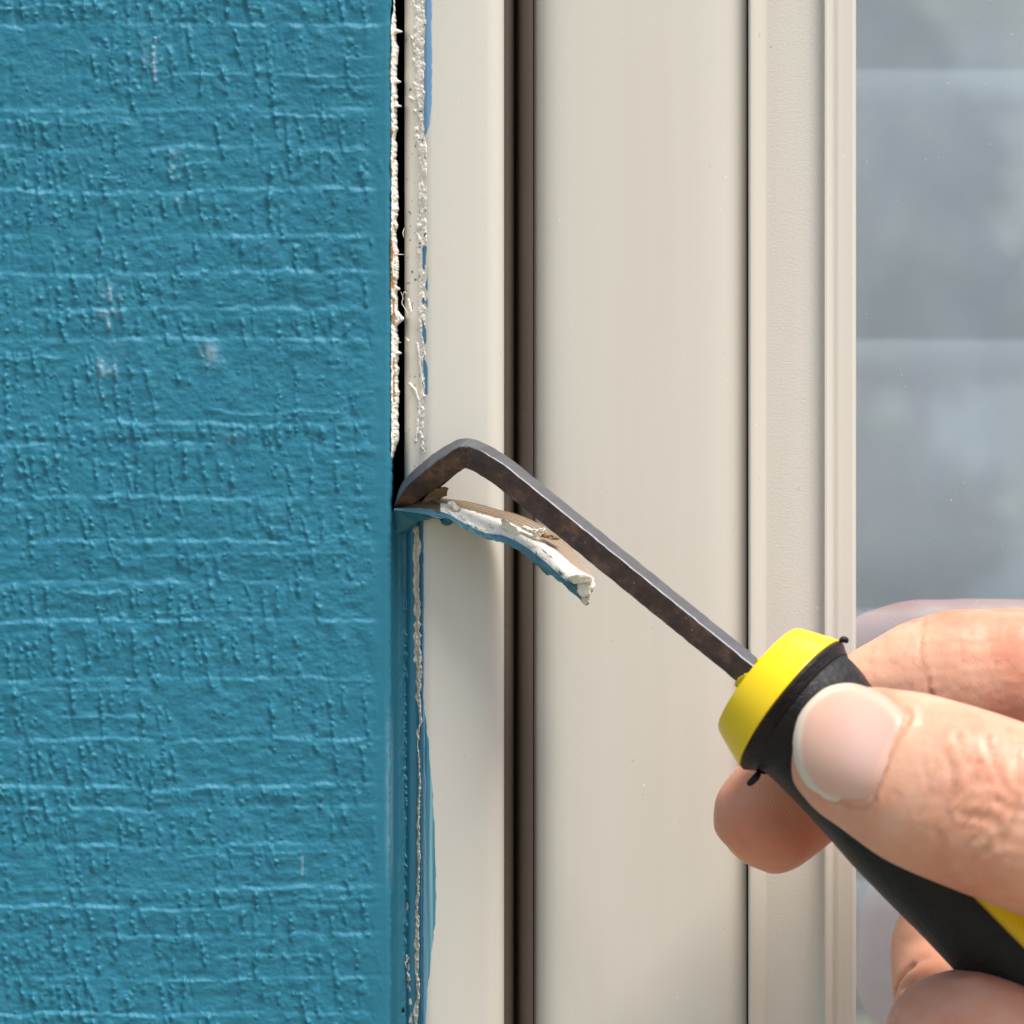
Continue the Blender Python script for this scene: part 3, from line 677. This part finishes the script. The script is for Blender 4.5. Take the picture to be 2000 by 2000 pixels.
chip('paint_lip', cq([(1200, 1010, 0), (1260, 1050, 0), (1310, 1085, 0), (1300, 1140, 0), (1250, 1090, 0), (1200, 1040, 0)], -.0130), M_BEAD, strip, 0.0006, seed=10)
# torn web joining strip to the bead
chip('joint_web', cq([(240, 683, 0.0038), (330, 690, 0.0028), (480, 705, 0.001), (560, 735, 0.0), (480, 750, 0.002), (400, 775, 0.0036), (365, 850, 0.0066), (300, 870, 0.0066), (232, 860, 0.0052)], -.0088), M_BEAD, caulk, 0.0012, seed=11)

# ------------------------------------------------------------------ caulk removal tool
tool = empty('caulk_removal_tool', W(1484, 1328, -.03), 'steel hook tool with yellow collar and black rubber grip, prying out the caulk', 'hand tool')
def frames(P3):
    out = []
    for i in range(len(P3)):
        t = P3[min(i + 1, len(P3) - 1)] - P3[max(i - 1, 0)]; t /= np.linalg.norm(t)
        b = np.array([0, -1.0, 0]); b -= t * (b @ t); b /= np.linalg.norm(b)
        n = np.cross(t, b)            # image-plane normal
        if n[2] < 0 and abs(n[2]) > 0.02: n = -n
        out.append((t, n, b))
    return out
ctr = [(774, 990, -.0030, .06, .6), (786, 975, -.0044, .50, .9), (808, 952, -.0062, .82, 1), (840, 927, -.0085, .95, 1), (869, 905, -.0103, .96, 1), (893, 891, -.0113, .98, 1), (906, 886, -.0118, .99, 1), (916, 886, -.0121, 1.0, 1), (927, 889, -.0124, 1.0, 1), (950, 901, -.0131, 1.0, 1), (985, 924, -.0140, 1, 1)]
for s_ in np.linspace(0.12, 1, 12):
    ctr.append((985 + (1500 - 985) * s_, 924 + (1341 - 924) * s_, -.0140 + (-.0302 + .0140) * s_, 1, 1))
cs = crom(ctr, 8)
P3 = WA(cs[:, 0], cs[:, 1], cs[:, 2]); fr = frames(P3)
wq = 47 * K * 0.965; th0 = math.radians(22)
sec = []     # square section with chamfered corners: angle 0 = front facet normal, pointing b rotated downwards
hw, ch = wq / 2, wq * 0.04
cor = [(hw, hw - ch), (hw - ch, hw), (-hw + ch, hw), (-hw, hw - ch), (-hw, -hw + ch), (-hw + ch, -hw), (hw - ch, -hw), (hw, -hw + ch)]
Vv, Ff, Mi = [], [], []
for i, (p, (t, n, b)) in enumerate(zip(P3, fr)):
    f_ = b * math.cos(th0) - n * math.sin(th0); g_ = n * math.cos(th0) + b * math.sin(th0)
    sa, sb = cs[i, 3], cs[i, 4]
    nz = 0.00004 * float(vn(np.array(i / 2.0), np.array(1.0), 3))
    for a, c in cor: Vv.append(p + f_ * a * sb + g_ * (c * sa + nz))
for i in range(len(P3) - 1):
    for k in range(8):
        Ff.append((i * 8 + k, i * 8 + (k + 1) % 8, (i + 1) * 8 + (k + 1) % 8, (i + 1) * 8 + k))
        Mi.append(1 if k in (0, 1) else 0)
Ff.append(tuple(range(8))[::-1]); Mi.append(0)
Ff.append(tuple(range((len(P3) - 1) * 8, len(P3) * 8))); Mi.append(0)
shaft = mesh_obj('shaft', Vv, Ff, [M_RUST, M_STEEL], tool, midx=Mi)
shaft.data.set_sharp_from_angle(angle=math.radians(28))
chip('hook_blade', [(914, 903, -.0100), (898, 894, -.0105), (860, 922, -.0088), (815, 958, -.0062), (779, 990, -.0030), (806, 986, -.0040), (836, 969, -.0055), (873, 940, -.0080)], M_RUST2, tool, 0.0011, seed=20)

def lathe(name, stations, mat, parent, seg=72, keep=None, oval=1.0, noise=0.0, seed=0, caps=(True, True), solid=None):
    s = np.array(stations, float); P_ = WA(s[:, 0], s[:, 1], s[:, 2]); fr_ = frames(P_)
    Vv, Ff = [], []
    for i, (p, (t, n, b)) in enumerate(zip(P_, fr_)):
        r = s[i, 3] * K * (D + s[i, 2]) / D
        for k in range(seg):
            a = k * math.tau / seg
            rr = r * (1 + noise * min(i / 12, 1) * float(vn(np.array(i * 0.9), np.array(k * 0.8), seed)))
            Vv.append(p + n * rr * math.cos(a) + b * rr * oval * math.sin(a))
    for i in range(len(s) - 1):
        for k in range(seg):
            if keep and not keep(i, k, s): continue
            Ff.append((i * seg + k, i * seg + (k + 1) % seg, (i + 1) * seg + (k + 1) % seg, (i + 1) * seg + k))
    if caps[0]: Ff.append(tuple(range(seg))[::-1])
    if caps[1]: Ff.append(tuple(range((len(s) - 1) * seg, len(s) * seg)))
    o = mesh_obj(name, Vv, Ff, mat, parent)
    bm = bmesh.new(); bm.from_mesh(o.data); bmesh.ops.recalc_face_normals(bm, faces=bm.faces[:]); bm.to_mesh(o.data); bm.free()
    if solid:
        md = o.modifiers.new('s', 'SOLIDIFY'); md.thickness = solid; md.offset = -1
    return o
dxy = np.array([0.785, 0.62])
def ax(t): return (1484 + dxy[0] * t, 1328 + dxy[1] * t, -.0300 - t * 1.5e-5)
st = [(*ax(-3), 70), (*ax(-4), 118), (*ax(-2), 124), (*ax(1), 127.5), (*ax(6), 130), (*ax(20), 136), (*ax(40), 144), (*ax(56), 150), (*ax(66), 154), (*ax(73), 156.5), (*ax(76.5), 156), (*ax(78), 150)]
st2 = crom(st, 4)
col = lathe('yellow_collar', st2, M_YEL, tool); col.data.set_sharp_from_angle(angle=math.radians(60))
gp = [(*ax(77.6), 146), (*ax(78.6), 154), (*ax(82), 157), (*ax(90), 152), (*ax(104), 144), (*ax(124), 138), (1604, 1429, -.0319, 133), (1650, 1478, -.0326, 130), (1710, 1541, -.0334, 132), (1770, 1606, -.0342, 134), (1840, 1678, -.0350, 134), (1900, 1738, -.0357, 134), (1980, 1818, -.0366, 138), (2080, 1915, -.0376, 146), (2200, 2030, -.0388, 156), (2320, 2145, -.040, 160), (2400, 2222, -.041, 150), (2440, 2260, -.0414, 110)]
gs = crom(gp, 9)
def keepg(i, k, s):
    a = k * 360 / 144
    x = s[i, 0]
    if x < 1905: return True
    half = min((x - 1905) * 0.9 + 2, 60)
    return not (abs(a - 94 + half) < half)
lathe('rubber_grip', gs, M_RUB, tool, keep=keepg, seg=144, noise=0.0035, caps=(False, True))
gc = gs.copy(); gc[:, 3] *= 0.955
lathe('handle_core', gc[40:], M_YEL, tool)
# moulding flash where the collar meets steel and rubber
chip('mould_flash', [(1434, 1338, -.0326), (1442, 1325, -.0332), (1458, 1316, -.0336), (1474, 1315, -.0337), (1482, 1328, -.0335), (1470, 1347, -.0328), (1453, 1356, -.0320)], M_FLASH, tool, 0.0004, seed=30)
chip('mould_flash', [(1474, 1296, -.0318), (1479, 1286, -.0318), (1485, 1291, -.0318), (1493, 1287, -.0318), (1503, 1276, -.0318), (1506, 1284, -.0318), (1498, 1304, -.0318), (1482, 1318, -.0318)], M_FLASH, tool, 0.0004, seed=31)
for q, r in [([(1640, 1252, -.0320), (1646, 1249, -.0322), (1652, 1251, -.0320), (1651, 1256, -.032)], 0.0004), ([(1444, 1490, -.0322), (1452, 1494, -.0324), (1462, 1498, -.0322), (1470, 1499, -.032)], 0.0003),
             ([(1480, 1502, -.0330), (1481, 1511, -.0334), (1474, 1521, -.0336), (1464, 1530, -.0336), (1460, 1533, -.0336)], 0.00042)]:
    thread(q, r, M_RUB, 'rubber_nib', tool)

# ------------------------------------------------------------------ the hand
def tube(bm_v, bm_f, st, seg=40, power=2.2):
    s = crom(st, 7)            # px,py,y,r_inplane(px),r_depth(m)
    c = WA(s[:, 0], s[:, 1], s[:, 2]); f_ = frames(c)
    base = len(bm_v)
    for i, (p, (t, n, b)) in enumerate(zip(c, f_)):
        rw = max(s[i, 3], 1) * K * (D + s[i, 2]) / D; rd = max(s[i, 4], 0.0002)
        for k in range(seg):
            a = k * math.tau / seg; ca, sa = math.cos(a), math.sin(a)
            e = 2 / power
            bm_v.append(p + n * rw * math.copysign(abs(ca) ** e, ca) + b * rd * math.copysign(abs(sa) ** e, sa))
    m_ = len(s)
    for i in range(m_ - 1):
        for k in range(seg): bm_f.append((base + i * seg + k, base + i * seg + (k + 1) % seg, base + (i + 1) * seg + (k + 1) % seg, base + (i + 1) * seg + k))
    bm_f.append(tuple(base + k for k in range(seg))[::-1]); bm_f.append(tuple(base + (m_ - 1) * seg + k for k in range(seg)))
HV, HF = [], []
thumb = [(1564, 1444, -.0438, 8, .0006), (1567, 1444.3, -.0439, 34, .0016), (1575, 1445, -.0442, 62, .0029), (1589, 1448, -.0447, 87, .0040), (1609, 1455, -.0455, 108, .0051), (1650, 1469, -.0467, 132, .0062), (1700, 1485, -.0480, 147, .0070), (1760, 1508, -.0494, 163, .0078),
         (1821, 1534, -.0506, 172, .0084), (1922, 1571, -.0522, 177, .0090), (2000, 1602, -.0526, 176, .0092), (2120, 1660, -.0520, 172, .0095), (2260, 1735, -.0500, 190, .0110), (2420, 1800, -.0460, 240, .014), (2600, 1850, -.0400, 290, .016)]
index = [(1590, 1408, -.0165, 12, .0005), (1598, 1400, -.0166, 40, .002), (1620, 1388, -.0168, 62, .0034), (1660, 1372, -.0170, 78, .0048), (1703, 1357, -.0173, 96, .0056), (1764, 1345, -.0176, 119, .0062), (1815, 1334, -.0178, 129, .0066), (1871, 1326, -.0180, 136, .0070), (1940, 1322, -.0182, 133, .0072),
         (2000, 1322, -.0184, 135, .0076), (2130, 1340, -.0190, 146, .0082), (2300, 1400, -.0205, 150, .0085), (2500, 1500, -.023, 170, .009), (2750, 1640, -.026, 190, .011)]
middle = [(1431, 1667, -.0170, 8, .0008), (1435, 1663, -.0170, 42, .0024), (1446, 1651, -.0171, 75, .0042), (1465, 1633, -.0172, 98, .0056), (1490, 1609, -.0173, 110, .0066), (1530, 1572, -.0172, 115, .0070), (1590, 1525, -.0170, 115, .0071), (1660, 1490, -.0165, 118, .0071), (1780, 1470, -.0158, 128, .0074), (1950, 1490, -.0158, 135, .0076), (2150, 1560, -.018, 145, .008), (2400, 1660, -.022, 170, .010), (2700, 1750, -.026, 190, .012)]
ringA = [(1885, 1735, -.0120, 20, .001), (1872, 1760, -.0120, 75, .004), (1860, 1800, -.0122, 98, .0056), (1848, 1850, -.0128, 108, .0062), (1845, 1900, -.0145, 103, .0064), (1850, 1960, -.0185, 104, .0068), (1880, 2040, -.0250, 115, .007), (1960, 2120, -.031, 125, .0075), (2150, 2130, -.031, 140, .008), (2450, 2020, -.029, 170, .011), (2700, 1930, -.028, 190, .012)]
ringB = [(1796, 2044, -.0345, 10, .001), (1800, 2036, -.0348, 60, .004), (1815, 2024, -.0356, 92, .0065), (1840, 2012, -.0375, 106, .0078), (1885, 2006, -.0395, 112, .0085), (1940, 2022, -.0415, 118, .0088), (2020, 2060, -.0420, 124, .009), (2150, 2120, -.041, 140, .010), (2400, 2110, -.038, 180, .013), (2680, 2000, -.034, 220, .016)]
palm = [(2380, 1800, -.034, 60, .004), (2420, 1800, -.034, 240, .012), (2550, 1790, -.034, 340, .018), (2800, 1780, -.034, 400, .020), (3100, 1800, -.034, 400, .021), (3350, 1820, -.034, 340, .021), (3600, 1850, -.034, 300, .021), (4000, 1900, -.034, 320, .023), (4600, 1980, -.034, 380, .027), (4620, 1982, -.034, 340, .024)]
for q in (thumb, index, middle, ringA, ringB, palm): tube(HV, HF, q)
tmp = mesh_obj('tmp_hand', HV, HF, M_SKIN)
rm = tmp.modifiers.new('r', 'REMESH'); rm.mode = 'VOXEL'; rm.voxel_size = 0.00042; rm.use_smooth_shade = True
sm = tmp.modifiers.new('s', 'SMOOTH'); sm.factor = 0.6; sm.iterations = 9
dg = bpy.context.evaluated_depsgraph_get(); dg.update()
hm = bpy.data.meshes.new_from_object(tmp.evaluated_get(dg)); hm.name = 'hand'
bpy.data.objects.remove(tmp)
nv = len(hm.vertices); co = np.empty(nv * 3, np.float32); hm.vertices.foreach_get('co', co); co = co.reshape(-1, 3).astype(float)
nr = np.empty(nv * 3, np.float32); hm.vertex_normals.foreach_get('vector', nr); nr = nr.reshape(-1, 3).astype(float)
sc = D / (D + co[:, 1]); hx = co[:, 0] / K * sc + 1000; hy = 1000 - (co[:, 2] - Z0) / K * sc; hd = co[:, 1]
front = sstep(0.05, -0.35, nr[:, 1])
on_thumb = front * (hd < -0.043) * (hy < 1850)
disp = np.zeros(nv); cr = np.zeros(nv); CS = 0.32
def crease(pts, width, depth, mask):
    global disp, cr
    p = crom([(a, b) for a, b in pts], 6)
    dm = np.full(nv, 1e9)
    wob = 3.0 * vn(hx / 17, hy / 17, 200)
    for a_, b_ in zip(p[:-1], p[1:]):
        d_ = b_ - a_; t_ = np.clip(((hx - a_[0]) * d_[0] + (hy - a_[1]) * d_[1]) / (d_ @ d_), 0, 1)
        dm = np.minimum(dm, np.hypot(hx + wob - a_[0] - t_ * d_[0], hy - a_[1] - t_ * d_[1]))
    depth = depth * CS * (0.75 + 0.6 * vn(hx / 30, hy / 30, 300)); g = np.exp(-(dm / width) ** 2) * mask
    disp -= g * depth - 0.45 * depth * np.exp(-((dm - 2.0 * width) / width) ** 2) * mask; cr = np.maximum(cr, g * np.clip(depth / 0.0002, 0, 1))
# thumb knuckle wrinkles
crease([(1972, 1425), (1985, 1470), (1992, 1540), (1975, 1610), (1955, 1650)], 9, .00042, on_thumb)
crease([(1925, 1440), (1935, 1480), (1955, 1520), (1980, 1560)], 8, .00030, on_thumb)
crease([(1870, 1440), (1885, 1475), (1905, 1500), (1890, 1540), (1860, 1560), (1840, 1600)], 8, .00030, on_thumb)
crease([(1845, 1470), (1862, 1510), (1850, 1560), (1830, 1610), (1835, 1650)], 9, .00034, on_thumb)
crease([(1905, 1560), (1945, 1565), (1985, 1580), (2040, 1585)], 8, .00030, on_thumb)
crease([(1880, 1590), (1930, 1600), (1955, 1625), (1930, 1660), (1900, 1680)], 9, .00034, on_thumb)
crease([(1900, 1460), (1920, 1495), (1930, 1530)], 6, .00022, on_thumb)
crease([(1950, 1640), (2000, 1650), (2060, 1650)], 8, .00026, on_thumb)
crease([(1800, 1480), (1812, 1530), (1795, 1590)], 8, .00016, on_thumb)
crease([(2010, 1440), (2025, 1500), (2035, 1560)], 9, .00030, on_thumb)
kn = np.exp(-((hx - 1930) / 95) ** 2 - ((hy - 1545) / 120) ** 2) * on_thumb
aa, cc = 0.92 * hx + 0.39 * hy, -0.39 * hx + 0.92 * hy
bend = 0.0016 * (cc - 690) ** 2 * np.sign(aa - 2360) * 0.25
wa, wc_ = aa + bend + 9 * vn(hx / 33, hy / 33, 211), cc + 9 * vn(hx / 33, hy / 33, 212)
def ridge(q): return np.clip(1 - np.abs(q) * 2.6, 0, 1) ** 1.3
r1 = ridge(fbm(wa / 24, wc_ / 85, 213, 3)); r2 = ridge(fbm(wa / 62, wc_ / 20, 214, 2)); r3 = ridge(fbm(wa / 11, wc_ / 30, 215, 2))
kr = np.clip(kn * 1.6, 0, 1) * (0.55 + 0.45 * vn(hx / 45, hy / 45, 216))
disp -= kr * (0.00021 * r1 + 0.00010 * r2 + 0.00006 * r3)
cr = np.maximum(cr, kr * np.clip(0.95 * r1 + 0.45 * r2 + 0.3 * r3, 0, 1))
body = on_thumb * sstep(1640, 1760, hx)
disp -= body * 0.00003 * (ridge(fbm(wa / 9, wc_ / 40, 217, 2)) + ridge(fbm(wa / 30, wc_ / 8, 218, 2)))
disp += kn * 0.00007 * fbm(hx / 40, hy / 34, 210, 3)
# fold round the nail
CS = 0.8
outer = [(1701, 1346), (1728, 1358), (1760, 1382), (1777, 1403), (1750, 1455), (1724, 1515), (1704, 1569), (1687, 1581), (1644, 1570), (1610, 1556)]
crease(outer, 5, .00018, on_thumb)
od = np.full(nv, 1e9)
op = crom(outer[2:8], 6)
for q in op: od = np.minimum(od, np.hypot(hx - q[0], hy - q[1]))
disp += on_thumb * 0.00028 * np.exp(-((od - 9) / 8) ** 2) * sstep(0, 1, (hx - (1748 - (hy - 1453) * 0.42)) / 6 + 1)
# index finger creases
onix = front * (hd > -0.03) * (hy < 1500)
crease([(1806, 1200), (1800, 1240), (1800, 1285), (1812, 1330), (1820, 1360)], 4, .00020, onix)
crease([(1764, 1222), (1775, 1245), (1760, 1290)], 3, .00010, onix)
crease([(1875, 1250), (1885, 1300), (1900, 1350)], 3, .00009, onix)
crease([(1930, 1250), (1945, 1300), (1970, 1360)], 3, .00009, onix)
crease([(1705, 1262), (1700, 1290), (1705, 1320)], 3, .00008, onix)
disp += onix * 0.00005 * fbm(hx / 30, hy / 12, 220, 3)
disp -= onix * 0.00004 * (ridge(fbm(hx / 17, hy / 70, 221, 2)) + 0.6 * ridge(fbm(hx / 50, hy / 14, 222, 2)))
# lower finger crease
CS = 0.9
onlo = front * (hy > 1750)
crease([(1740, 1938), (1775, 1922), (1815, 1908), (1850, 1897), (1890, 1895)], 9, .00045, onlo * (hd < -0.015))
disp += onlo * 0.00012 * fbm(hx / 40, hy / 40, 230, 3)
co2 = co + nr * disp[:, None]
hm.vertices.foreach_set('co', co2.astype(np.float32).ravel())
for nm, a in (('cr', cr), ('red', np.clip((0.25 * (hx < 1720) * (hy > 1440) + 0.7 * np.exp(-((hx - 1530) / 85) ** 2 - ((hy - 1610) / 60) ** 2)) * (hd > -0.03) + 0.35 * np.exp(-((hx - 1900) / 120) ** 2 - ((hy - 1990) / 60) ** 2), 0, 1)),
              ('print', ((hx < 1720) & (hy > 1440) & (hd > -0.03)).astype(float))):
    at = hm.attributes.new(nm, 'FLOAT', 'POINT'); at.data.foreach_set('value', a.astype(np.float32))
hm.polygons.foreach_set('use_smooth', np.ones(len(hm.polygons), bool)); hm.update()
if not hm.materials: hm.materials.append(M_SKIN)
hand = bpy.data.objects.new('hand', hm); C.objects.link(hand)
tag(hand, 'bare hand at the right gripping the tool handle, pale thumbnail towards us', 'hand')

# nail: patch lifted off the thumb's own surface
bvh = BVHTree.FromPolygons([tuple(c) for c in co2], [tuple(p.vertices) for p in hm.polygons])
nail_out = [(1700, 1344), (1660, 1334), (1618, 1341), (1586, 1364), (1562, 1395), (1551, 1430), (1549, 1462), (1557, 1502), (1576, 1535), (1606, 1561), (1644, 1575), (1682, 1578), (1701, 1566), (1724, 1514), (1748, 1453), (1768, 1410), (1757, 1385), (1730, 1360)]
no = crom(nail_out + [nail_out[0]], 6)[:-1]; nc = np.array([1655.0, 1455.0])
rings = 22; nP = np.zeros((rings + 1, len(no) + 1, 2))
for i in range(rings + 1):
    f = i / rings; q = nc + (no - nc) * f; nP[i, :-1] = q; nP[i, -1] = q[0]
def hit(px, py):
    o = Vector((0, -D, Z0)); d = (Vector(W(px, py, -.03)) - o).normalized()
    h_ = bvh.ray_cast(o, d); return h_[0].y if h_[0] is not None and h_[0].y < -0.040 else None
# fit a smooth quadric surface to the hits, so the nail is one clean curved plate
pts, yy = [], []
for i in range(2, rings + 1, 2):
    for j in range(0, len(no), 3):
        a, b = nc + (nP[i, j] - nc) * 0.93; r_ = hit(a, b)
        if r_: pts.append((a, b)); yy.append(r_)
pts = np.array(pts); yy = np.array(yy); a = (pts[:, 0] - nc[0]) / 100; b = (pts[:, 1] - nc[1]) / 100
def basis(a, b): return np.stack([np.ones_like(a), a, b, a * a, a * b, b * b, b ** 4, a ** 3, a * b * b], -1)
coef, *_ = np.linalg.lstsq(basis(a, b), yy, rcond=None)
a = (nP[..., 0] - nc[0]) / 100; b = (nP[..., 1] - nc[1]) / 100
yn = basis(a, b) @ coef
resid = np.array([hit(nc[0] + 100 * p, nc[1] + 100 * q) or 0 for p, q in zip(a[:18:3].ravel()[::4], b[:18:3].ravel()[::4])]) - (basis(a[:18:3].ravel()[::4], b[:18:3].ravel()[::4]) @ coef)
yn = yn + min(resid.min(), 0)
fr_ = np.repeat(np.arange(rings + 1)[:, None] / rings, len(no) + 1, 1)
leftness = sstep(1690, 1575, nP[..., 0])
yn = yn - 0.00012 + 0.00042 * sstep(0.80, 1.0, fr_) * (1 - leftness) + 0.0004 * sstep(0.93, 1.0, fr_) * leftness
dist = (1 - fr_) * np.hypot(*(np.append(no, no[:1], 0) - nc).T)[None]
free = sstep(17, 12, dist + 1.5 * vn(nP[..., 0] / 20, nP[..., 1] / 20, 9)) * sstep(1700, 1610, nP[..., 0])
lun = 0.6 * np.exp(-((nP[..., 0] - 1690) / 50) ** 2 - ((nP[..., 1] - 1450) / 80) ** 2)
nail = big_grid('thumbnail', WA(nP[..., 0], nP[..., 1], yn), M_NAIL, hand, attrs={'free': free, 'lun': lun})
for o in list(bpy.data.objects):
    if 'base' in o: del o['base']
